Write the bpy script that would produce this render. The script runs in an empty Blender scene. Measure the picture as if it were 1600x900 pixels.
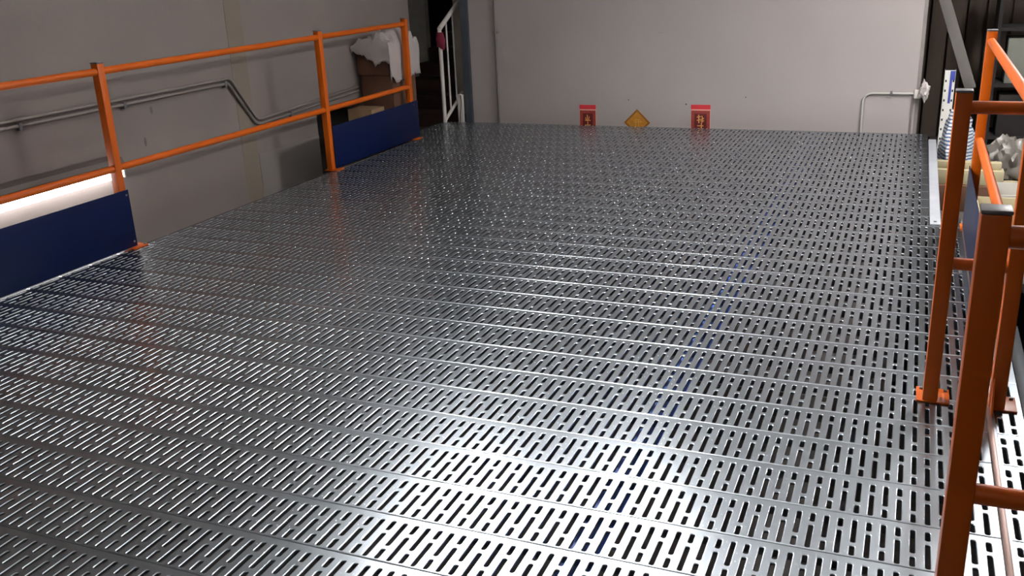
import bpy, bmesh, math, random
from mathutils import Vector, Matrix, noise
from mathutils.geometry import delaunay_2d_cdt

random.seed(7)
scene = bpy.context.scene
C = scene.collection
PI = math.pi

# ------------------------------------------------------------------ camera
cam_d = bpy.data.cameras.new('camera')
cam_d.sensor_width = 36.0
cam_d.lens = 1479.34 / 1600 * 36.0
cam_d.clip_start = 0.05
cam = bpy.data.objects.new('camera', cam_d)
C.objects.link(cam)
RIGHT = Vector((0.924443, 0.379146, -0.040661))
UP = Vector((-0.088537, 0.317137, 0.944238))
FWD = Vector((-0.370899, 0.869294, -0.326743))
m3 = Matrix((RIGHT, UP, -FWD)).transposed()
cam.matrix_world = Matrix.Translation((0, 0, 1.55)) @ m3.to_4x4()
scene.camera = cam

# ------------------------------------------------------------------ world, exposure
w = bpy.data.worlds.new('world')
scene.world = w
w.use_nodes = True
w.node_tree.nodes['Background'].inputs[0].default_value = (0.9, 0.93, 1.0, 1)
w.node_tree.nodes['Background'].inputs[1].default_value = 0.01
scene.view_settings.view_transform = 'Standard'
scene.view_settings.look = 'None'
scene.view_settings.gamma = 1
scene.view_settings.use_curve_mapping = False
scene.view_settings.exposure = 0.0
MAIN_TUBE = 300.0  # emission of the ceiling tubes
SIDE_TUBE = 640.0
WALL_TUBE = 14.0
FILL_TUBE = 70.0
CEIL = 3.0


# ------------------------------------------------------------------ materials
def lin(c):
    return tuple(((v / 255) / 12.92 if v / 255 <= 0.04045 else ((v / 255 + 0.055) / 1.055) ** 2.4) for v in c)


MATS = {}


def mat(name, rgb, rough=0.6, metal=0.0, var=0.12, scale=6.0, bump=0.0, bscale=80.0, rvar=0.0, spec=0.5,
        emit=0.0, alpha=1.0, coat=0.0, stretch=None):
    if name in MATS:
        return MATS[name]
    m = bpy.data.materials.new(name)
    m.use_nodes = True
    nt = m.node_tree
    b = nt.nodes['Principled BSDF']
    base = lin(rgb)
    b.inputs['Roughness'].default_value = rough
    b.inputs['Metallic'].default_value = metal
    b.inputs['Specular IOR Level'].default_value = spec
    b.inputs['Coat Weight'].default_value = coat
    b.inputs['Coat Roughness'].default_value = 0.15
    tc = nt.nodes.new('ShaderNodeTexCoord')
    vec = tc.outputs['Object']
    if stretch:
        mp = nt.nodes.new('ShaderNodeMapping')
        mp.inputs['Scale'].default_value = stretch
        nt.links.new(vec, mp.inputs['Vector'])
        vec = mp.outputs['Vector']
    n = nt.nodes.new('ShaderNodeTexNoise')
    n.noise_dimensions = '4D'
    oi = nt.nodes.new('ShaderNodeObjectInfo')
    mw = nt.nodes.new('ShaderNodeMath')
    mw.operation = 'MULTIPLY'
    mw.inputs[1].default_value = 37.0
    nt.links.new(oi.outputs['Random'], mw.inputs[0])
    nt.links.new(mw.outputs[0], n.inputs['W'])
    n.inputs['Scale'].default_value = scale
    n.inputs['Detail'].default_value = 5
    nt.links.new(vec, n.inputs['Vector'])
    r = nt.nodes.new('ShaderNodeValToRGB')
    r.color_ramp.elements[0].position = 0.3
    r.color_ramp.elements[1].position = 0.7
    r.color_ramp.elements[0].color = tuple(v * (1 - var) for v in base) + (1,)
    r.color_ramp.elements[1].color = tuple(min(1, v * (1 + var)) for v in base) + (1,)
    nt.links.new(n.outputs['Fac'], r.inputs['Fac'])
    nt.links.new(r.outputs['Color'], b.inputs['Base Color'])
    if rvar:
        mr = nt.nodes.new('ShaderNodeMapRange')
        mr.inputs['From Min'].default_value = 0.3
        mr.inputs['From Max'].default_value = 0.7
        mr.inputs['To Min'].default_value = rough - rvar
        mr.inputs['To Max'].default_value = rough + rvar
        nt.links.new(n.outputs['Fac'], mr.inputs['Value'])
        nt.links.new(mr.outputs['Result'], b.inputs['Roughness'])
    if bump:
        n2 = nt.nodes.new('ShaderNodeTexNoise')
        n2.inputs['Scale'].default_value = bscale
        n2.inputs['Detail'].default_value = 4
        nt.links.new(vec, n2.inputs['Vector'])
        bp = nt.nodes.new('ShaderNodeBump')
        bp.inputs['Strength'].default_value = bump
        bp.inputs['Distance'].default_value = 0.01
        nt.links.new(n2.outputs['Fac'], bp.inputs['Height'])
        nt.links.new(bp.outputs['Normal'], b.inputs['Normal'])
    if emit:
        b.inputs['Emission Color'].default_value = (1.0, 0.975, 0.97, 1)
        b.inputs['Emission Strength'].default_value = emit
    if alpha < 1:
        b.inputs['Alpha'].default_value = alpha
    MATS[name] = m
    return m


STEEL = mat('galvanised_steel', (166, 174, 180), 0.24, 0.97, var=0.05, scale=5)
STEEL2 = mat('galvanised_plate', (190, 194, 200), 0.45, 0.6, var=0.08, scale=7)
ORANGE = mat('orange_powder_coat', (180, 80, 2), 0.42, 0, var=0.05, scale=4, spec=0.28)
BLUE = mat('blue_powder_coat', (3, 16, 52), 0.34, 0, var=0.08, scale=4, spec=0.14)
BEAMBLUE = mat('blue_beam_paint', (84, 128, 226), 0.45, 0, var=0.1)
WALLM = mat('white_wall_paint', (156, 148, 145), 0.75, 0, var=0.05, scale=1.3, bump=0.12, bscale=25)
WALLD = mat('dark_wall_paint', (121, 112, 107), 0.8, 0, var=0.08, scale=1.6, bump=0.15, bscale=22)  # darker and a little rougher than the back wall's paint
COLM = mat('beige_column_paint', (117, 107, 95), 0.8, 0, var=0.08, scale=2)
LOWGREY = mat('lower_wall_grey', (120, 115, 111), 0.8, 0, var=0.06, scale=2.5)
DARKW = mat('dark_brown_boarding', (84, 73, 63), 0.85, 0, var=0.25, scale=2, stretch=(3, 3, .4))
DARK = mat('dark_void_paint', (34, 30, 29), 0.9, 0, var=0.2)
CONC = mat('dark_concrete', (70, 66, 62), 0.9, 0, var=0.2, scale=3)
CEILM = mat('ceiling_paint', (228, 226, 224), 0.9, 0, var=0.03)
CAPM = mat('grey_plastic_cap', (92, 90, 92), 0.4, 0, var=0.05)
CONDUIT = mat('grey_conduit', (128, 121, 116), 0.5, 0.2, var=0.06)
CONDW = mat('pale_conduit', (176, 172, 166), 0.5, 0.0, var=0.05)
METALC = mat('steel_pipe', (150, 146, 142), 0.35, 0.9, var=0.08)
JAMB = mat('blue_grey_paint', (58, 64, 72), 0.5, 0, var=0.1)
WHITEP = mat('white_rail_paint', (205, 198, 190), 0.5, 0, var=0.05)
CARD = mat('brown_cardboard', (88, 59, 41), 0.85, 0, var=0.1, scale=5)
TAPE = mat('pale_tape', (190, 180, 160), 0.5, 0, var=0.05)
PLASTIC = mat('white_plastic_film', (172, 164, 160), 0.4, 0, var=0.06, scale=8)
GREYFILM = mat('grey_plastic_film', (112, 107, 100), 0.35, 0, var=0.2, scale=10)
REDCLOTH = mat('crimson_cloth', (112, 16, 44), 0.8, 0, var=0.15, scale=20)
REDP = mat('red_paper', (196, 40, 52), 0.5, 0, var=0.08, scale=20)
REDD = mat('dark_red_paper', (140, 50, 40), 0.5, 0, var=0.2, scale=40)
GOLDP = mat('gold_paper', (190, 130, 44), 0.4, 0.35, var=0.15, scale=30)
GOLDL = mat('gold_foil_ink', (226, 170, 96), 0.4, 0.3, var=0.1)
CREAMP = mat('cream_paper_line', (220, 170, 150), 0.6, 0)
BEIGE = mat('beige_board', (168, 157, 126), 0.7, 0, var=0.07, scale=5)
RACKW = mat('rack_white_paint', (226, 224, 216), 0.45, 0, var=0.04)
RACKB = mat('rack_blue_paint', (60, 72, 150), 0.45, 0, var=0.06)
STAIRD = mat('dark_red_brown_timber', (58, 36, 30), 0.7, 0, var=0.2)
GREYPLK = mat('weathered_grey_board', (112, 108, 103), 0.8, 0, var=0.12, scale=4)
PAPERB = mat('brown_paper', (150, 122, 90), 0.85, 0, var=0.2, scale=9)
LAMPW = mat('white_lamp_enamel', (225, 225, 222), 0.4, 0, var=0.02)
HOUSE = mat('grey_lamp_housing', (84, 76, 71), 0.5, 0, var=0.05)
TUBEM = mat('lit_tube', (255, 252, 250), 0.4, 0, var=0.0, emit=MAIN_TUBE)
TUBES = mat('lit_side_tube', (255, 252, 250), 0.4, 0, var=0.0, emit=SIDE_TUBE)
TUBEB = mat('lit_rear_fill_tube', (255, 252, 250), 0.4, 0, var=0.0, emit=FILL_TUBE)
TUBEW = mat('lit_wall_tube', (255, 252, 250), 0.4, 0, var=0.0, emit=WALL_TUBE)
SOOT = mat('scuff_dark', (70, 62, 58), 0.9, 0, var=0.2)


def striped_mat():
    m = bpy.data.materials.new('striped_woven_sack')
    m.use_nodes = True
    nt = m.node_tree
    b = nt.nodes['Principled BSDF']
    b.inputs['Roughness'].default_value = 0.6
    tc = nt.nodes.new('ShaderNodeTexCoord')
    wv = nt.nodes.new('ShaderNodeTexWave')
    wv.bands_direction = 'Z'
    wv.inputs['Scale'].default_value = 11
    wv.inputs['Distortion'].default_value = 1.2
    wv.inputs['Detail Scale'].default_value = 2
    nt.links.new(tc.outputs['Object'], wv.inputs['Vector'])
    r = nt.nodes.new('ShaderNodeValToRGB')
    r.color_ramp.elements[0].position = 0.25
    r.color_ramp.elements[0].color = lin((70, 100, 140)) + (1,)
    r.color_ramp.elements[1].position = 0.5
    r.color_ramp.elements[1].color = lin((220, 222, 222)) + (1,)
    nt.links.new(wv.outputs['Fac'], r.inputs['Fac'])
    nt.links.new(r.outputs['Color'], b.inputs['Base Color'])
    return m


STRIPE = striped_mat()


# ------------------------------------------------------------------ helpers
def obj(name, bm, m, parent=None, smooth=False, loc=None):
    me = bpy.data.meshes.new(name)
    bmesh.ops.recalc_face_normals(bm, faces=bm.faces)
    bm.to_mesh(me)
    bm.free()
    if smooth:
        me.polygons.foreach_set('use_smooth', [True] * len(me.polygons))
        me.set_sharp_from_angle(angle=0.7)
    me.materials.append(m)
    o = bpy.data.objects.new(name, me)
    C.objects.link(o)
    if parent:
        o.parent = parent
    if loc:
        o.location = loc
    return o


def tag(o, label, cat, group=None):
    o['label'] = label
    o['category'] = cat
    if group:
        o['group'] = group
    return o


def struct(o, label=None, cat=None):
    o['kind'] = 'structure'
    if label:
        o['label'] = label
    if cat:
        o['category'] = cat
    return o


def thing(name, label, cat, loc=(0, 0, 0), group=None):
    o = bpy.data.objects.new(name, None)
    o.empty_display_size = 0.1
    C.objects.link(o)
    o.location = loc
    return tag(o, label, cat, group)


def add_box(bm, x0, x1, y0, y1, z0, z1, bev=0.0, M=None):
    tmp = bmesh.new()
    bmesh.ops.create_cube(tmp, size=1)
    for v in tmp.verts:
        v.co = Vector(((x0 + x1) / 2 + v.co.x * (x1 - x0), (y0 + y1) / 2 + v.co.y * (y1 - y0), (z0 + z1) / 2 + v.co.z * (z1 - z0)))
    if bev:
        bmesh.ops.bevel(tmp, geom=list(tmp.edges), offset=bev, segments=2, profile=0.5, affect='EDGES')
    if M:
        tmp.transform(M)
    me = bpy.data.meshes.new('t')
    tmp.to_mesh(me)
    tmp.free()
    bm.from_mesh(me)
    bpy.data.meshes.remove(me)
    return bm


def box(name, x0, x1, y0, y1, z0, z1, m, parent=None, bev=0.0, M=None):
    o = obj(name, add_box(bmesh.new(), x0, x1, y0, y1, z0, z1, bev, M), m, parent, smooth=bev > 0)
    return o


def add_tube(bm, pts, r, seg=12, cap=True):
    pts = [Vector(p) for p in pts]
    rings = []
    prev = None
    for i, p in enumerate(pts):
        if i == 0:
            t = pts[1] - pts[0]
        elif i == len(pts) - 1:
            t = pts[-1] - pts[-2]
        else:
            t = (pts[i + 1] - p).normalized() + (p - pts[i - 1]).normalized()
        t.normalize()
        if prev is None:
            a = Vector((0, 0, 1)) if abs(t.z) < 0.9 else Vector((1, 0, 0))
            u = t.cross(a).normalized()
        else:
            u = (prev - t * prev.dot(t)).normalized()
        prev = u
        v = t.cross(u)
        rings.append([bm.verts.new(p + (u * math.cos(2 * PI * k / seg) + v * math.sin(2 * PI * k / seg)) * r) for k in range(seg)])
    for a, b in zip(rings, rings[1:]):
        for k in range(seg):
            bm.faces.new((a[k], a[(k + 1) % seg], b[(k + 1) % seg], b[k]))
    if cap:
        bm.faces.new(list(reversed(rings[0])))
        bm.faces.new(rings[-1])
    return bm


def tube(name, pts, r, m, parent=None, seg=12):
    return obj(name, add_tube(bmesh.new(), pts, r, seg), m, parent, smooth=True)


def arc(c, r, a0, a1, n, ax1, ax2):
    c, ax1, ax2 = Vector(c), Vector(ax1), Vector(ax2)
    return [c + ax1 * (r * math.cos(a0 + (a1 - a0) * i / n)) + ax2 * (r * math.sin(a0 + (a1 - a0) * i / n)) for i in range(n + 1)]


def lump(name, center, size, m, parent=None, amp=0.25, freq=3.0, seed=0, flat=True, sub=4, ridged=False):
    bm = bmesh.new()
    bmesh.ops.create_icosphere(bm, subdivisions=sub, radius=1)
    for v in bm.verts:
        p = v.co.copy()
        d = noise.noise(p * freq * 0.5 + Vector((seed, 0, 0))) * amp
        if ridged:
            d += (abs(noise.noise(p * freq + Vector((seed, 3, 1)))) - 0.2) * amp * 1.6
            d += (abs(noise.noise(p * freq * 2.3 + Vector((1, seed, 5)))) - 0.2) * amp * 0.7
        else:
            d += noise.noise(p * freq * 1.7 + Vector((0, seed, 0))) * amp * 0.5
        q = p * (1 + d)
        q.z = max(q.z, -0.62) if flat else q.z
        v.co = Vector((q.x * size[0], q.y * size[1], q.z * size[2]))
    return obj(name, bm, m, parent, smooth=True, loc=center)


# ================================================================== the deck
PITCH = 0.21661
SEAM0 = 4.058                 # a seam, measured
CP = 0.03813                  # slot column pitch
SLOT_W, LONG, SHORT = 0.0188, 0.1205, 0.0505


def plank_mesh(name, c0, c1, xa, xb):
    """perforated pressed steel plank: columns c0..c1 at x = c*CP, sheet from xa to xb, y 0..PITCH"""
    gap = 0.0004
    y0, y1 = gap, PITCH - gap
    ya, yb = y0 + 0.0075, y1 - 0.0020
    verts, faces, smooth = [], [], []

    def stadium(cx, yA, yB, wd, n=3):
        r = wd / 2
        rc = r * 0.85
        out = []
        for k, (sx, yy, a0) in enumerate(((1, yB, 0), (-1, yB, PI / 2), (-1, yA, PI), (1, yA, 1.5 * PI))):
            cxx = cx + sx * (r - rc)
            cyy = yy - rc if yy == yB else yy + rc
            for i in range(n + 1):
                a = a0 + (PI / 2) * i / n
                out.append((cxx + rc * math.cos(a), cyy + rc * math.sin(a)))
        res = []
        for p in out:
            if not res or (Vector(p) - Vector(res[-1])).length > 1e-5:
                res.append(p)
        if (Vector(res[0]) - Vector(res[-1])).length < 1e-5:
            res.pop()
        return res

    def cell(x0, x1, slots, dots):
        base = len(verts)
        pts = [(x0, ya), (x1, ya), (x1, yb), (x0, yb)]
        edges = [(0, 1), (1, 2), (2, 3), (3, 0)]
        loops = []
        for s in slots:
            lp = stadium(*s)
            b0 = len(pts)
            pts += lp
            loops.append((s, lp))
            edges += [(b0 + i, b0 + (i + 1) % len(lp)) for i in range(len(lp))]
        if slots:
            cx = (x0 + x1) / 2
            vv, _, ff, _, _, _ = delaunay_2d_cdt([Vector(p) for p in pts], edges, [], 0, 1e-6)
            for p in vv:
                verts.append((p.x, p.y, 0))
            for f in ff:
                c = sum((vv[i] for i in f), Vector((0, 0))) / len(f)
                inside = False
                for (sx, sA, sB, sw), lp in loops:
                    if all(((lp[(i + 1) % len(lp)][0] - lp[i][0]) * (c.y - lp[i][1]) - (lp[(i + 1) % len(lp)][1] - lp[i][1]) * (c.x - lp[i][0])) > 0 for i in range(len(lp))):
                        inside = True
                if not inside:
                    faces.append([base + i for i in f])
                    smooth.append(False)
        else:
            verts.extend([(p[0], p[1], 0) for p in pts])
            faces.append([base, base + 1, base + 2, base + 3])
            smooth.append(False)
        # turned-down lips
        for (sx, sA, sB, sw), lp in loops:
            prev = None
            n = len(lp)
            for off, z in ((0, 0), (0.0011, -0.00018), (0.0021, -0.0007), (0.0028, -0.0014), (0.0033, -0.0024), (0.0035, -0.0038), (0.0035, -0.0080)):
                b0 = len(verts)
                q = stadium(sx, sA + off, sB - off, sw - 2 * off)
                for p in q:
                    verts.append((p[0], p[1], z))
                if prev is not None:
                    for i in range(n):
                        faces.append([prev + i, prev + (i + 1) % n, b0 + (i + 1) % n, b0 + i])
                        smooth.append(True)
                prev = b0
        # tiny pressed pips
        for (dx, dy) in dots:
            b0 = len(verts)
            r = 0.0018
            verts.extend([(dx + r, dy, 0.00002), (dx, dy + r, 0.00002), (dx - r, dy, 0.00002), (dx, dy - r, 0.00002), (dx, dy, 0.0006)])
            for i in range(4):
                faces.append([b0 + i, b0 + (i + 1) % 4, b0 + 4])
                smooth.append(True)

    lo, hi = 0.0082, 0.1915
    x = xa
    for c in range(c0, c1 + 1):
        cx = c * CP
        a, b = cx - CP / 2, cx + CP / 2
        if c == c0:
            a = xa
        if c == c1:
            b = xb
        if c % 2 == 0:      # long slot near, short far
            sl = [(cx, lo, lo + LONG, SLOT_W), (cx, hi - SHORT, hi, SLOT_W)]
        else:
            sl = [(cx, lo, lo + SHORT, SLOT_W), (cx, hi - LONG, hi, SLOT_W)]
        dd = [(cx - CP / 2, y + (0.006 if c % 2 else 0)) for y in (0.018, 0.058, 0.098, 0.138, 0.176)] if c > c0 else []
        cell(a, b, sl, dd)
    # long edges: a softly rolled near edge, a tight far edge, then flanges
    near = [(ya, 0), (y0 + 0.0048, -0.00022), (y0 + 0.0028, -0.0008), (y0 + 0.0012, -0.0018), (y0 + 0.0003, -0.0036), (y0, -0.006), (y0, -0.045)]
    far = [(yb, 0), (yb + 0.0010, -0.0002), (yb + 0.0017, -0.0009), (y1, -0.0020), (y1, -0.045)]
    for sgn, prof in ((-1, near), (1, far)):
        prev = None
        for k, (y, z) in enumerate(prof):
            b0 = len(verts)
            verts.extend([(xa, y, z), (xb, y, z)])
            if prev is not None:
                faces.append([prev, prev + 1, b0 + 1, b0] if sgn < 0 else [prev + 1, prev, b0, b0 + 1])
                smooth.append(k < len(prof) - 1)
            prev = b0
    me = bpy.data.meshes.new(name)
    me.from_pydata(verts, [], faces)
    me.polygons.foreach_set('use_smooth', smooth)
    me.update()
    bm = bmesh.new()
    bm.from_mesh(me)
    # keep normals: top faces up
    for f in bm.faces:
        f.normal_update()
        if f.normal.z < -0.05:
            f.normal_flip()
    bmesh.ops.remove_doubles(bm, verts=bm.verts, dist=1e-6)
    bm.to_mesh(me)
    bm.free()
    me.materials.append(STEEL)
    return me


XL, XLF = -4.272, -4.46
m_wide = plank_mesh('plank_wide', -111, 8, XL, 0.338)
m_mid = plank_mesh('plank_mid', -111, 3, XL, 0.168)
m_far = plank_mesh('plank_far', -116, 3, XLF, 0.168)
m_land = plank_mesh('landing_plank', 10, 11, 0.366, 0.455)

floor_deck = box('floor', XL + .05, 0.33, 0.9, 5.8, -0.185, -0.165, mat('purlin_steel', (80, 80, 84), 0.5, 0.5))
# supporting beam frame under the planks: the floor's own body is a ring of joists, replaced below
bm = bmesh.new()
for x in (-4.22, -3.4, -2.55, -1.68):
    add_box(bm, x - 0.02, x + 0.02, 0.85, 8.95, -0.21, -0.047)
for x in (-0.08,):
    add_box(bm, x - 0.022, x + 0.022, 0.85, 8.95, -0.21, -0.047)
old = floor_deck.data
bm.to_mesh(old)
bm.free()
struct(floor_deck, 'mezzanine floor of perforated galvanised steel planks', 'floor')

k = -24
seams = []
y = SEAM0 + 22 * PITCH
while y > 0.9:
    if y + PITCH < 9.02:
        seams.append(y)
    y -= PITCH
for y in seams:
    me = m_far if y > 7.90 else (m_mid if y > 5.80 else m_wide)
    p = bpy.data.objects.new('plank', me)
    C.objects.link(p)
    p.parent = floor_deck
    p.location = (0, y, 0)

# landing strip to the right of the trim, at the loading opening
landing = box('floor_landing', 0.356, 0.366, 0.9, 4.25, -0.12, -0.002, STEEL2)
struct(landing, 'narrow perforated steel landing strip beyond the edge trim', 'floor')
for y in seams:
    if y < 4.1:
        p = bpy.data.objects.new('plank', m_land)
        C.objects.link(p)
        p.parent = landing
        p.location = (0, y, 0)
box('edge_channel', 0.4575, 0.507, 0.9, 4.25, -0.10, 0.0, STEEL, landing, bev=0.003)

# edge trim and plate (deck right side)
t1 = box('trim_1', 0.3395, 0.3555, 0.9, 5.79, -0.12, 0.012, mat('brown_trim_steel', (120, 92, 82), 0.4, 0.4, var=.1), bev=0.002)  # brown-tinted steel along the deck edge
struct(t1)
bm = add_box(bmesh.new(), 0.172, 0.230, 5.83, 8.55, -0.004, 0.004, 0.001)
add_box(bm, 0.171, 0.179, 5.83, 8.55, -0.15, -0.004)
plate = struct(obj('trim_2', bm, STEEL2))
tube('bolt', [(0.20, 5.88, 0.003), (0.20, 5.88, 0.009)], 0.009, CAPM, plate, 8)

# blue beam beneath, seen through the slots
bb = thing('support_beam', 'blue painted steel beam under the perforated deck, seen through its slots', 'beam', (-0.80, 5, -0.14))
box('flange', -0.021, 0.021, -4.0, 3.95, 0.070, 0.080, BEAMBLUE, bb)
box('web', -0.004, 0.004, -4.0, 3.95, -0.12, 0.070, BEAMBLUE, bb)
box('flange', -0.021, 0.021, -4.0, 3.95, -0.13, -0.12, BEAMBLUE, bb)

# ================================================================== room shell
struct(box('floor_ground', -9, 6, -5, 16, -2.75, -2.7, CONC))
struct(box('ceiling', -9, 6, -5, 16, CEIL, CEIL + 0.1, CEILM))
WX = -4.75
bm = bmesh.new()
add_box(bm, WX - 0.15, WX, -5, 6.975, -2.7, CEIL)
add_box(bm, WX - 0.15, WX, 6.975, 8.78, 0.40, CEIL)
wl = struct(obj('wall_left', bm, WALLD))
box('column_strip', WX, WX + 0.003, 5.93, 6.118, -2.7, CEIL - .002, COLM, wl)
box('lower_wall_layer', WX, WX + 0.004, 6.122, 6.974, -2.0, 0.178, LOWGREY, wl)  # thin grey layer over the lower part of the left wall
struct(box('wall_recess', -8, -5.46, 10.5, 10.6, -0.15, CEIL, mat('pale_recess_paint', (205, 198, 190), .8)))
struct(box('wall_recess_end', -8.1, -8.0, 8.0, 10.5, -2.7, CEIL, WALLD))
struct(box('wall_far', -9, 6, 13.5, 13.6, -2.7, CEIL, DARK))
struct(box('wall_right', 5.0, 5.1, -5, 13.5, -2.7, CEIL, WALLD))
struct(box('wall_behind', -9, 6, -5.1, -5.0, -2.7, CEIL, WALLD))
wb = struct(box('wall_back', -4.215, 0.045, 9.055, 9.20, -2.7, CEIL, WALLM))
struct(box('trim_3', 0.0455, 0.075, 9.06, 9.21, -2.7, CEIL, mat('grey_corner_trim', (120, 114, 110), .6)))
struct(box('trim_4', -4.292, -4.217, 9.02, 9.22, -0.14, CEIL, JAMB))
struct(box('floor_ledge', -8.0, -4.50, 6.985, 13.4, -0.30, -0.15, CONC))
# scuffs on the walls: flat blemishes
for (x, z, r, a) in ((-2.229, 0.85, 0.03, 0.15), (-1.973, 0.184, 0.008, 1), (-1.416, 0.258, 0.006, 1), (-2.54, 0.218, 0.006, 1)):
    bm = bmesh.new()
    bmesh.ops.create_circle(bm, cap_ends=True, radius=r, segments=10, matrix=Matrix.Translation((x, 9.0540, z)) @ Matrix.Diagonal((1, 1, a * 0.9, 1)) @ Matrix.Rotation(PI / 2, 4, 'X'))
    obj('scuff_mark', bm, SOOT if r < .02 else mat('faint_scuff', (150, 142, 138), .8), wb)
for (yy, z, r, a) in ((5.035, 0.691, 0.012, 2.4), (4.934, 0.492, 0.012, 2.8)):
    bm = bmesh.new()
    bmesh.ops.create_circle(bm, cap_ends=True, radius=r, segments=10, matrix=Matrix.Translation((WX + 0.001, yy, z)) @ Matrix.Diagonal((1, 1, a, 1)) @ Matrix.Rotation(PI / 2, 4, 'Y'))
    obj('scuff_mark', bm, mat('brown_scuff', (98, 90, 85), .8), wl)


# ================================================================== guardrails
def post(parent, x, y, h=1.1, plate=True, m=ORANGE):
    p = box('post', x - 0.025, x + 0.025, y - 0.025, y + 0.025, 0.006, h - 0.008, m, parent, bev=0.004)
    box('post_cap', x - 0.026, x + 0.026, y - 0.026, y + 0.026, h - 0.0078, h, CAPM, p, bev=0.002)
    if plate:
        bp = box('base_plate', x - 0.045, x + 0.065, y - 0.030, y + 0.09, 0.0012, 0.008, m, parent, bev=0.001)
        for sx in (-1, 1):
            tube('bolt', [(x + 0.012 + sx * 0.040, y + 0.07, 0.008), (x + 0.012 + sx * 0.040, y + 0.07, 0.015)], 0.007, CAPM, bp, 6)
    return p


def rail(parent, name, a, b, r=0.021):
    return tube(name, [a, b], r, ORANGE, parent, 14)


def toe_board(parent, x0, x1, y0, y1, z0=0.008, z1=0.355, bolts=()):
    t = box('toe_board', x0, x1, y0, y1, z0, z1, BLUE, parent, bev=0.0015)
    for (bx, by, bz, dx) in bolts:
        tube('bolt', [(bx, by, bz), (bx + dx, by, bz)], 0.006, METALC, t, 8)
    return t


gl = thing('guardrail', 'long orange guardrail with navy toe boards along the left wall', 'guardrail', (0, 0, 0))
LX = -4.288
YP = (1.90, 4.185, 6.43, 7.825)
for yy in YP:
    post(gl, LX, yy)
for a, b in zip(YP, YP[1:]):
    rail(gl, 'top_rail', (LX, a + 0.025, 1.048), (LX, b - 0.025, 1.048))
    rail(gl, 'mid_rail', (LX, a + 0.025, 0.488), (LX, b - 0.025, 0.488))
TX = LX + 0.0255
toe_board(gl, TX, TX + 0.004, 1.80, 4.222, bolts=[(TX + .004, 4.20, 0.325, .004), (TX + .004, 4.20, 0.04, .004)])
toe_board(gl, TX, TX + 0.004, 6.458, 7.925, z0=0.010, z1=0.352, bolts=[(TX + .004, 7.84, 0.32, .004)])

gr = thing('guardrail', 'short stepped orange guardrail with a toe board at the right deck edge', 'guardrail', (0, 0, 0))
AX, AY, DX, CY = 0.160, 3.395, 0.372, 5.775
post(gr, AX, AY)
post(gr, DX + 0.002, AY, plate=True)
post(gr, DX + 0.002, CY)
bm = bmesh.new()
for xx in (DX - 0.020, DX - 0.014):
    bm.faces.new([bm.verts.new((xx, AY - 0.0255, 0.009)), bm.verts.new((xx, AY - 0.0255, 0.12)), bm.verts.new((xx, AY - 0.10, 0.009))])
bm.verts.ensure_lookup_table()
for i in range(3):
    j = (i + 1) % 3
    bm.faces.new((bm.verts[i], bm.verts[j], bm.verts[3 + j], bm.verts[3 + i]))
obj('foot_gusset', bm, ORANGE, gr)
for z in (1.043, 0.515):
    rail(gr, 'top_rail' if z > 0.8 else 'mid_rail', (AX + 0.025, AY, z), (DX - 0.023, AY, z))
    rail(gr, 'top_rail' if z > 0.8 else 'mid_rail', (DX + 0.002, AY + 0.025, z - 0.004), (DX + 0.002, CY - 0.025, z - 0.004))
toe_board(gr, 0.3405, 0.3445, AY + 0.03, CY + 0.03, z0=0.014, z1=0.36)

gn = thing('guardrail', 'nearest orange guardrail post and rails at the right edge of the picture', 'guardrail', (0, 0, 0))
BX, BY = 0.160, 1.838
post(gn, BX, BY)
post(gn, 0.374, BY)
for z in (1.047, 0.522):
    rail(gn, 'top_rail' if z > 0.8 else 'mid_rail', (BX + 0.025, BY, z), (0.349, BY, z))

# ================================================================== lamps


def batten(name, label, p0, p1, tm, drop, block_left=False):
    """twin tube batten hung from the ceiling on two rods; p0 to p1 is the axis of its body"""
    p0, p1 = Vector(p0), Vector(p1)
    t = thing(name, label, 'lamp', p0)
    d = p1 - p0
    L = d.length
    M = Matrix.Rotation(math.atan2(d.y, d.x), 4, 'Z')
    box('body', 0, L, -0.028, 0.028, -0.02, 0.03, LAMPW, t, bev=0.003, M=M)
    for sgn in (-1, 1):
        tube('tube', [M @ Vector((0.02, sgn * 0.05, 0)), M @ Vector((L - 0.02, sgn * 0.05, 0))], 0.014, tm, t, 12)
    for x in (0, L - 0.02):
        box('lamp_holder', x, x + 0.02, -0.068, 0.068, -0.018, 0.018, HOUSE, t, bev=0.004, M=M)
    if block_left:      # added unseen blade that blocks tube light towards the left wall and posts
        box('light_blocker', 0, L, 0.088, 0.091, -0.175, 0.03, LAMPW, t, M=M)
        for x in (0.1, L - 0.12):
            box('blocker_arm', x, x + 0.02, 0.0285, 0.0875, 0.018, 0.028, LAMPW, t, M=M)
    for x in (0.25, L - 0.25):
        tube('hanger_rod', [M @ Vector((x, 0, 0.03)), M @ Vector((x, 0, drop - 0.001))], 0.004, METALC, t, 6)
    return t


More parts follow.
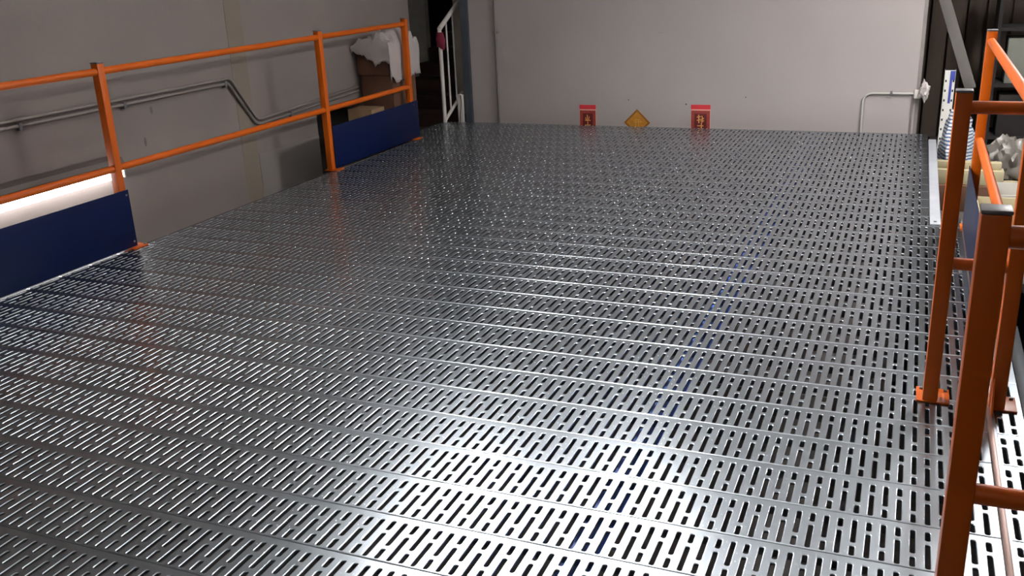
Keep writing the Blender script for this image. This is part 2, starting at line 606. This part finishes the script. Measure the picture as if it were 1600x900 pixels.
# visible lamp behind the left rail, on the wall
lw = thing('wall_lamp', 'lit fluorescent batten lamp on the wall behind the left orange rail', 'lamp', (WX, 3.40, 0.385))
LL = 1.23
bm = bmesh.new()
prof = [(0.0, 0.02), (0.0, 0.082), (0.03, 0.086), (0.075, 0.066), (0.09, 0.04), (0.09, 0.02)]
a = [bm.verts.new((u, 0, v)) for u, v in prof]
b = [bm.verts.new((u, LL, v)) for u, v in prof]
for i in range(len(prof)):
    j = (i + 1) % len(prof)
    bm.faces.new((a[i], a[j], b[j], b[i]))
bm.faces.new(a)
bm.faces.new(b)
obj('housing', bm, HOUSE, lw)
box('diffuser', 0.004, 0.085, 0.014, LL - 0.014, -0.062, 0.0195, TUBEW, lw, bev=0.018)
for yy in (0.0, LL - 0.0135):
    box('end_cap', 0.0, 0.088, yy, yy + 0.0135, -0.064, 0.0195, WHITEP, lw, bev=0.004)

batten('ceiling_lamp', 'lit twin tube lamp hanging over the middle of the deck, out of frame', (-1.38, 3.9, CEIL - 0.95), (-1.38, 5.2, CEIL - 0.95), TUBEM, 0.95, block_left=True)
batten('ceiling_lamp', 'lit twin tube lamp hanging over the left half of the deck, out of frame', (-2.30, 3.7, CEIL - 0.95), (-2.30, 5.0, CEIL - 0.95), TUBEM, 0.95, block_left=True)
batten('ceiling_lamp', 'lit twin tube lamp hanging beyond the right guardrail, out of frame', (1.25, 6.3, CEIL - 0.4), (1.25, 7.7, CEIL - 0.4), TUBES, 0.4)
batten('ceiling_lamp', 'added dim fill lamp with twin tubes behind the viewer, out of frame', (-0.6, -2.6, CEIL - 0.4), (-0.6, -1.2, CEIL - 0.4), TUBEB, 0.4)  # added unseen lamp that lifts the dark fronts of the near posts


# ================================================================== left wall conduits
def conduit(name, label, pts, r, m, clips=(), axis='X'):
    t = thing(name, label, 'conduit', (0, 0, 0))
    tube('pipe', pts, r, m, t, 10)
    for c in clips:
        c = Vector(c)
        if axis == 'X':
            box('clip', c.x - r - 0.004, c.x + r + 0.003, c.y - 0.012, c.y + 0.012, c.z - r - 0.016, c.z + r + 0.006, CAPM, t, bev=0.002)
        else:
            box('clip', c.x - r - 0.016, c.x + r + 0.016, c.y - r - 0.003, c.y + r + 0.004, c.z - 0.012, c.z + 0.012, METALC, t, bev=0.002)
    return t


CX = WX + 0.022
for i, (dz, lab) in enumerate(((0.0, 'upper of two grey conduits bending down along the left wall'), (-0.035, 'lower of two grey conduits bending down along the left wall'))):
    e = dz * 0.9
    pts = [(CX, 0.5, 0.795 + dz), (CX, 3.9, 0.800 + dz), (CX, 5.84 + e, 0.803 + dz)]
    pts += [(CX, 5.84 + e + 0.06 * math.sin(a), 0.803 + dz - 0.06 * (1 - math.cos(a))) for a in (0.35, 0.7, 1.0)]
    pts += [(CX, 6.11 + e * 0.5, 0.475 + dz * 0.9), (CX, 6.15 + e * .3, 0.452 + dz), (CX, 6.20, 0.448 + dz), (CX, 7.66, 0.505 + dz)]
    conduit('wall_conduit', lab, pts, 0.011, CONDUIT, [(CX, yy, zz + dz) for yy, zz in ((3.96, 0.80), (4.78, 0.801), (5.80, 0.803), (6.58, 0.462))] if i else [])

# back wall vertical pipe
pv = thing('wall_pipe', 'thin vertical steel pipe on the back wall beside the blue-grey jamb', 'pipe', (-3.918, 9.035, 0))
tube('pipe', [(0, 0, -0.4), (0, 0, CEIL)], 0.011, METALC, pv, 10)
tube('coupling', [(0, 0, 0.27), (0, 0, 0.33)], 0.015, METALC, pv, 10)
tube('pipe_sleeve', [(0.002, 0, -0.4), (0.002, 0, 0.27)], 0.0135, METALC, pv, 10)
bc = box('bracket', -0.028, 0.028, -0.016, 0.018, 0.862, 0.886, METALC, pv, bev=0.003)
tube('bolt', [(0, -0.016, 0.874), (0, -0.026, 0.874)], 0.009, METALC, bc, 8)

# back wall bent conduit at the right
yb = 9.038
pts = [(-0.385, yb, -0.3), (-0.385, yb, 0.235)] + [(-0.385 + 0.075 * (1 - math.cos(a)), yb, 0.235 + 0.075 * math.sin(a)) for a in (0.3, 0.6, 0.9, 1.2, 1.57)] + [(0.03, yb, 0.310)]
cb = thing('wall_conduit', 'pale bent conduit at the right end of the back wall', 'conduit', (0, 0, 0))
tube('pipe', pts, 0.010, CONDW, cb, 10)
box('clip', -0.165, -0.145, yb - 0.014, yb + 0.016, 0.292, 0.33, CAPM, cb, bev=0.002)
jf = box('junction_box', 0.03, 0.085, yb - 0.03, yb + 0.015, 0.27, 0.345, WHITEP, cb, bev=0.008)
lump('plastic_bag', (0.108, 8.99, 0.335), (0.033, 0.03, 0.07), PLASTIC, amp=0.45, freq=3, seed=4, flat=False, sub=3, ridged=True)
tag(bpy.data.objects['plastic_bag'], 'small crumpled shiny white plastic wrap at the back wall conduit end', 'plastic')
tube('wall_pipe_thin', [(0.022, 9.045, -0.3), (0.024, 9.045, 0.30)], 0.007, CONDUIT, cb, 8)
bpy.data.objects['wall_pipe_thin'].name = 'drop_pipe'


# ================================================================== papers on the back wall
def red_paper(x, w_, ztop, label, strokes, group):
    t = thing('altar_paper', label, 'paper', (x, 9.0535, ztop), group)
    z1 = 0.0
    box('sheet', -w_ / 2, w_ / 2, -0.0012, 0.001, -0.36, z1, CREAMP, t)
    box('header_band', -w_ / 2, w_ / 2, -0.0022, -0.0012, -0.044, z1, REDP, t)
    box('picture_panel', -w_ / 2 + 0.003, w_ / 2 - 0.003, -0.0022, -0.0012, -0.355, -0.055, REDD, t)
    box('dark_panel', -w_ / 2 + 0.035, w_ / 2 - 0.035, -0.0028, -0.0022, -0.345, -0.085, mat('maroon_paper', (90, 16, 16), .5), t)
    bm = bmesh.new()
    for (x0, z0, x1, z1_, th) in strokes:
        a, b = Vector((x0, 0, z0)), Vector((x1, 0, z1_))
        d = (b - a)
        n = Vector((-d.z, 0, d.x)).normalized() * th / 2
        vs = [bm.verts.new(Vector((p.x, -0.0032, p.z))) for p in (a - n, b - n, b + n, a + n)]
        bm.faces.new(vs)
    obj('gold_character', bm, GOLDL, t)
    return t


sA = [(-.004, -.100, -.004, -.165, .010), (.016, -.115, .010, -.150, .008), (-.024, -.125, -.016, -.150, .008), (-.03, -.155, .03, -.155, .008), (.0, -.17, .0, -.24, .010), (-.03, -.2, .03, -.2, .008)]
sB = [(-.018, -.095, -.014, -.175, .011), (-.034, -.118, .002, -.112, .009), (-.034, -.150, .004, -.138, .009), (.012, -.104, .022, -.135, .009), (.034, -.128, .006, -.142, .009), (.018, -.125, .018, -.17, .009), (.0, -.155, .036, -.152, .009), (-.03, -.2, .03, -.2, .009), (.01, -.17, .01, -.25, .01)]
red_paper(-2.960, 0.172, 0.163, 'red and gold votive paper on the back wall, left of the gold diamond', sA, 'votive papers on the back wall')
red_paper(-1.832, 0.186, 0.182, 'red and gold votive paper on the back wall, right of the gold diamond', sB, 'votive papers on the back wall')
gd = thing('gold_paper', 'gold paper diamond on the back wall between two red papers', 'paper', (-2.454, 9.0535, -0.002), 'votive papers on the back wall')
bm = bmesh.new()
hw = 0.132
vs0 = [bm.verts.new((px, -0.0015, pz)) for px, pz in ((hw, 0), (0, hw), (-hw, 0), (0, -hw))]
vs1 = [bm.verts.new((px, 0.001, pz)) for px, pz in ((hw, 0), (0, hw), (-hw, 0), (0, -hw))]
bm.faces.new(vs0)
bm.faces.new(vs1)
for i in range(4):
    bm.faces.new((vs0[i], vs0[(i + 1) % 4], vs1[(i + 1) % 4], vs1[i]))
obj('sheet', bm, mat('brown_gold_paper', (140, 88, 28), .45, .2, var=.1, scale=30), gd)
bm = bmesh.new()
h2 = 0.108
vs = [bm.verts.new((px, -0.0022, pz)) for px, pz in ((h2, 0), (0, h2), (-h2, 0), (0, -h2))]
bm.faces.new(vs)
obj('inner_panel', bm, GOLDP, gd)
bm = bmesh.new()
for (x0, z0, x1, z1_, th) in ((-.03, .022, .03, .026, .007), (-.01, .04, -.014, -.04, .008), (.012, .034, .016, -.04, .007), (-.034, .004, .036, .006, .007), (.028, .018, .05, .004, .008)):
    a, b = Vector((x0, 0, z0)), Vector((x1, 0, z1_))
    d = b - a
    n = Vector((-d.z, 0, d.x)).normalized() * th / 2
    bm.faces.new([bm.verts.new(Vector((p.x, -0.0028, p.z))) for p in (a - n, b - n, b + n, a + n)])
obj('gold_character', bm, mat('pale_gold_ink', (214, 160, 70), .4, .3), gd)

# ================================================================== back left: stair and railing
sr = thing('stair_railing', 'white painted stair railing with vertical bars at the back left', 'railing', (-4.42, 8.79, 0))
sl = 0.50
tube('newel', [(0, 0.0, -0.149), (0, 0.0, 0.93)], 0.020, WHITEP, sr, 12)
tube('handrail', [(0, 0, 0.93), (0, 1.6, 0.93 + 1.6 * sl)], 0.024, WHITEP, sr, 12)
tube('bottom_rail', [(0, 0.0, 0.015), (0, 1.6, 0.015 + 1.6 * sl)], 0.018, WHITEP, sr, 10)
for i in range(1, 10):
    yy = 0.155 * i
    tube('baluster', [(0, yy, 0.015 + yy * sl), (0, yy, 0.92 + yy * sl)], 0.0095, WHITEP, sr, 8)
bm = bmesh.new()
rings = []
SEG = 20
for j in range(25):
    outer = j < 13
    v = (j if outer else 24 - j) / 12
    ring = []
    for i in range(SEG):
        a = 2 * PI * i / SEG
        r = 0.0215
        if outer:
            r = 0.031 + 0.009 * math.sin(PI * v) + 0.007 * noise.noise(Vector((math.cos(a) * 2, math.sin(a) * 2, v * 5))) + (0.03 * max(0, math.cos(a + 0.4)) ** 6) * (1 - abs(v - 0.3))
        ring.append(bm.verts.new((-4.42 + r * math.cos(a), 8.79 + r * math.sin(a), 0.755 + 0.145 * v - (0.03 * max(0, math.cos(a + 0.4)) ** 4 if v < .5 and outer else 0))))
    rings.append(ring)
for a_, b_ in zip(rings, rings[1:] + rings[:1]):
    for i in range(SEG):
        bm.faces.new((a_[i], a_[(i + 1) % SEG], b_[(i + 1) % SEG], b_[i]))
rc = obj('red_cloth', bm, REDCLOTH, smooth=True)
tag(rc, 'crimson cloth tied round the top of the white stair railing post', 'cloth')
st = thing('staircase', 'dark timber stair steps rising behind the white railing', 'stairs', (-4.95, 9.0, -0.15))
for i in range(6):
    box('step', -0.45, 0.48, 0.30 + 0.28 * i, 0.58 + 0.28 * i, 0.0 if i == 0 else 0.15 * i - 0.02, 0.15 * (i + 1), STAIRD, st)
bpst = struct(box('trim_5', -4.475, -4.385, 9.24, 9.30, 0.02, CEIL, mat('beige_post_paint', (150, 138, 122), .7)))
wbx = box('white_box', -4.362, -4.30, 8.985, 9.015, -0.149, 0.255, WHITEP, bev=0.003)
tag(wbx, 'small upright white box at the foot of the blue-grey jamb', 'box')
tube('cable', [(-4.318, 8.981, 0.25), (-4.316, 8.981, 0.18), (-4.326, 8.981, 0.10), (-4.334, 8.981, 0.04), (-4.335, 8.981, -0.14)], 0.003, DARK, wbx, 6)

# ================================================================== left: cardboard boxes and wrap
def carton(name, label, x0, x1, y0, y1, z0, z1, m=CARD, tape=True, group=None):
    t = thing(name, label, 'box', ((x0 + x1) / 2, (y0 + y1) / 2, z0), group)
    hx, hy, h = (x1 - x0) / 2, (y1 - y0) / 2, z1 - z0
    box('body', -hx, hx, -hy, hy, 0, h - 0.004, m, t, bev=0.004)
    for s in (-1, 1):
        box('flap', min(s * 0.002, s * hx), max(s * 0.002, s * hx), -hy, hy, h - 0.004, h, m, t)
    if tape:
        box('tape', -0.022, 0.022, -hy - 0.002, -hy, h - 0.085, h + 0.001, TAPE, t)
        box('tape', -0.022, 0.022, -hy - 0.002, hy, h, h + 0.0015, TAPE, t)
    return t


g = 'cartons stacked by the left wall'
carton('cardboard_box', 'top brown carton with pale tape in the stack by the left wall', -4.715, -4.385, 7.66, 8.10, 0.612, 0.845, group=g)
carton('cardboard_box', 'middle brown carton in the stack behind the far navy toe board', -4.70, -4.37, 7.68, 8.12, 0.24, 0.6105, tape=False, group=g)
carton('cardboard_box', 'bottom brown carton in the stack behind the far navy toe board', -4.71, -4.38, 7.67, 8.11, -0.149, 0.2385, tape=False, group=g)
# film draped over the top carton
bm = bmesh.new()
nx, ny = 34, 34
x0, x1, y0, y1 = -4.735, -4.355, 7.625, 8.12
grid = []
for j in range(ny + 1):
    row = []
    for i in range(nx + 1):
        u, v = i / nx, j / ny
        # cloth parameter: extends past the box and hangs down
        X = -4.80 + u * 0.66
        Y = 7.48 + v * 0.70
        z = 0.875 + 0.13 * math.exp(-((X + 4.45) / 0.13) ** 2 - ((Y - 7.86) / 0.2) ** 2)
        n1 = noise.noise(Vector((X * 9, Y * 9, 1.3)))
        n2 = abs(noise.noise(Vector((X * 16, Y * 14, 4.1))))
        z += 0.05 * n1 + 0.08 * n2 + 0.03 * abs(noise.noise(Vector((X * 34, Y * 30, 2.2))))
        dx = max(0, X - x1)
        if X < x0:
            dx = x0 - X
        dy = max(0, y0 - Y)
        sag = 1.0 * (max(dx, dy) if dx > 0 or dy > 0 else 0)
        cxp, cyp = min(max(X, x0), x1), max(Y, y0)
        fr = 1.0 + 0.5 * (u - 0.3)
        Xc = cxp + (0.016 * min(1, dx / .03) * (1 if X > x1 else -0.2)) + 0.012 * n1
        Yc = cyp - 0.02 * min(1, dy / .03) + 0.012 * n2
        zz = z - sag * fr * (0.75 if u < 0.45 else 1.15)
        row.append(bm.verts.new((Xc, Yc, zz)))
    grid.append(row)
for j in range(ny):
    for i in range(nx):
        bm.faces.new((grid[j][i], grid[j][i + 1], grid[j + 1][i + 1], grid[j + 1][i]))
pw = obj('plastic_sheet', bm, PLASTIC, smooth=True)
so = pw.modifiers.new('thick', 'SOLIDIFY')
so.thickness = 0.003
tag(pw, 'crumpled white plastic sheet draped over the top carton by the left wall', 'plastic sheet')
# rumpled brown paper and a small carton beside the wall opening
o = lump('paper_bundle', (-4.60, 7.20, -0.149 + 0.62 * 0.27), (0.10, 0.13, 0.27), PAPERB, amp=0.16, freq=5, seed=1, sub=4, ridged=True)
for v in o.data.vertices:
    if v.co.z > 0.19:
        v.co.z = 0.19 + (v.co.z - 0.19) * 0.25 + 0.03 * noise.noise(v.co * 22)
tag(o, 'crumpled brown paper bundle beside the second left guardrail post', 'paper')
carton('small_carton', 'small pale brown carton between the crumpled paper and the stacked cartons', -4.70, -4.45, 7.40, 7.63, -0.149, 0.335, PAPERB, tape=False)

# ================================================================== right side: things beyond the deck edge
plat = struct(box('floor_platform', 0.24, 3.2, 6.4, 11.6, -0.56, -0.50, CONC))
# rack upright with holes
ru = thing('rack_upright', 'white perforated rack upright with blue connector at the back right', 'rack upright', (0.305, 9.30, -0.50))


def perforated(bm, x0, x1, z0, z1, y, hx, hz, pitch, cols, flipy=False):
    """front face with small rectangular holes"""
    n = int((z1 - z0) / pitch)
    xs = [x0]
    for c in cols:
        xs += [c - hx, c + hx]
    xs.append(x1)
    zs = [z0]
    for i in range(n):
        zc = z0 + (i + 0.5) * pitch
        zs += [zc - hz, zc + hz]
    zs.append(z1)
    grid = [[bm.verts.new((a, y, b)) for a in xs] for b in zs]
    for j in range(len(zs) - 1):
        for i in range(len(xs) - 1):
            if i % 2 == 1 and j % 2 == 1:
                continue
            bm.faces.new((grid[j][i], grid[j][i + 1], grid[j + 1][i + 1], grid[j + 1][i]))


bm = bmesh.new()
perforated(bm, -0.042, 0.048, 0, 0.985, -0.03, 0.006, 0.010, 0.085, (-0.026, 0.034))
add_box(bm, -0.042, -0.040, -0.03, 0.05, 0, 0.985)
add_box(bm, 0.046, 0.048, -0.03, 0.05, 0, 0.985)
obj('column', bm, RACKW, ru)
box('column_back', -0.040, 0.046, 0.048, 0.05, 0, 0.985, DARK, ru)
bmx = add_box(bmesh.new(), 0.004, 0.024, -0.036, -0.0305, 0.70, 0.98, 0.001)
obj('connector', bmx, RACKB, ru)
box('connector', 0.024, 0.044, -0.036, -0.0305, 0.90, 0.98, RACKB, ru, bev=.001)
box('base_plate', -0.06, 0.06, -0.05, 0.06, 0.0005, 0.006, RACKW, ru)

sk = lump('striped_sack', (0.405, 8.82, -0.23), (0.14, 0.22, 0.44), STRIPE, amp=0.2, freq=2.5, seed=6, sub=4, ridged=True)
tag(sk, 'blue and white striped woven sack behind the first right guardrail post', 'sack')
gb = lump('grey_film_bundle', (0.80, 8.72, -0.195), (0.17, 0.14, 0.20), GREYFILM, amp=0.3, freq=3, seed=9, sub=4, ridged=True)
tag(gb, 'crumpled grey plastic film bundle at the right behind the guardrail', 'plastic')
crate = thing('crate', 'low pale timber crate supporting the grey film bundle', 'crate', (0.82, 8.72, -0.499))
box('body', -0.20, 0.20, -0.16, 0.16, 0, 0.17, BEIGE, crate, bev=.004)
b1 = box('beige_board', 0.245, 0.715, 8.25, 8.32, -0.17, -0.115, BEIGE, bev=0.004)
tag(b1, 'upper beige plank lying across behind the right guardrail', 'plank', 'beige planks beyond the deck edge')
b2 = box('beige_board', 0.245, 0.735, 8.20, 8.33, -0.29, -0.1715, BEIGE, bev=0.004)
tag(b2, 'thick beige plank under the thinner one behind the right guardrail', 'plank', 'beige planks beyond the deck edge')
b3 = box('plank_support', 0.26, 0.66, 8.16, 8.36, -0.499, -0.2915, CARD, bev=0.004)
tag(b3, 'brown carton under the beige planks behind the right guardrail', 'box')


def open_box(name, label, x0, x1, y0, y1, z0, z1, m, th=0.012):
    t = thing(name, label, 'box', ((x0 + x1) / 2, (y0 + y1) / 2, z0))
    hx, hy, h = (x1 - x0) / 2, (y1 - y0) / 2, z1 - z0
    box('base', -hx, hx, -hy, hy, 0, th, m, t)
    for s in (-1, 1):
        box('side', s * hx - (th if s > 0 else 0), s * hx + (th if s < 0 else 0), -hy, hy, th, h, m, t, bev=.002)
        box('side', -hx + th, hx - th, s * hy - (th if s > 0 else 0), s * hy + (th if s < 0 else 0), th, h, m, t, bev=.002)
    return t


open_box('beige_box', 'open beige box on the platform beyond the right guardrail', 0.50, 0.95, 6.85, 7.45, -0.499, -0.20, BEIGE)
wbx2 = open_box('white_tray', 'shallow white tray behind the open beige box at right', 0.64, 1.0, 7.52, 7.95, -0.36, -0.20, mat('off_white_tray', (172, 168, 160), .5))
cs = carton('cardboard_box', 'brown carton under the white tray beyond the right guardrail', 0.62, 1.0, 7.50, 7.98, -0.499, -0.361, tape=False)
rg = thing('wire_coil', 'small coil of grey wire lying on the white tray', 'wire', (0.70, 7.60, -0.346))
tube('coil', [(0.035 * math.cos(a * PI / 8), 0.035 * math.sin(a * PI / 8), 0.004 + 0.0008 * a) for a in range(33)], 0.003, METALC, rg, 6)
lump('crumpled_film', (0.40, 7.15, -0.499 + 0.075), (0.075, 0.11, 0.12), GREYFILM, amp=0.4, freq=3, seed=12, sub=3, ridged=True)
tag(bpy.data.objects['crumpled_film'], 'crumpled clear film beside the open beige box', 'plastic')

# dark store behind: boarding, diagonal plank, panels
struct(box('wall_store', 0.02, 5.0, 11.6, 11.7, -0.5, CEIL, DARKW))
for i, (x, wd, z1, dy) in enumerate(((0.22, 0.16, 1.9, 0.0), (0.40, 0.15, 1.9, 0.02), (0.57, 0.15, 1.85, 0.01), (0.78, 0.20, 1.9, 0.03), (1.03, 0.22, 1.9, 0.0))):
    o = box('timber_board', x - wd / 2, x + wd / 2, 11.50 - dy, 11.53 - dy, -0.499, z1, DARKW, bev=.003)
    tag(o, ('first', 'second', 'third', 'fourth', 'fifth')[i] + ' dark upright board from the back wall in the dim store', 'board', 'dark boards in the store')
Mx = Matrix.Translation((0.345, 9.72, 0.70)) @ Matrix.Rotation(-0.355, 4, 'Y')
dp = box('leaning_plank', -0.047, 0.047, -0.012, 0.012, -0.46, 1.0, GREYPLK, bev=.003, M=Mx)
tag(dp, 'grey weathered plank leaning diagonally in the store at back right', 'plank')
sh = thing('store_shelf', 'dark shelving unit behind the right guardrail', 'shelf', (1.35, 10.3, -0.5))
box('side', -0.66, -0.63, -0.25, 0.25, 0, 1.8, DARK, sh)
box('side', 0.9, 0.93, -0.25, 0.25, 0, 1.8, DARK, sh)
for z in (0.25, 0.74, 1.25, 1.7):
    box('shelf_board', -0.6295, 0.8995, -0.25, 0.25, z, z + 0.03, DARK, sh)
carton('storage_box', 'grey-green box on the dark shelf beyond the right guardrail', 0.80, 1.35, 10.10, 10.45, 0.2705, 0.68, mat('grey_green_board', (120, 122, 112), .8, var=.08), tape=False)
carton('storage_box', 'dark brown box low on the shelf beyond the right guardrail', 0.78, 1.5, 10.08, 10.45, -0.2195, 0.16, DARK, tape=False)
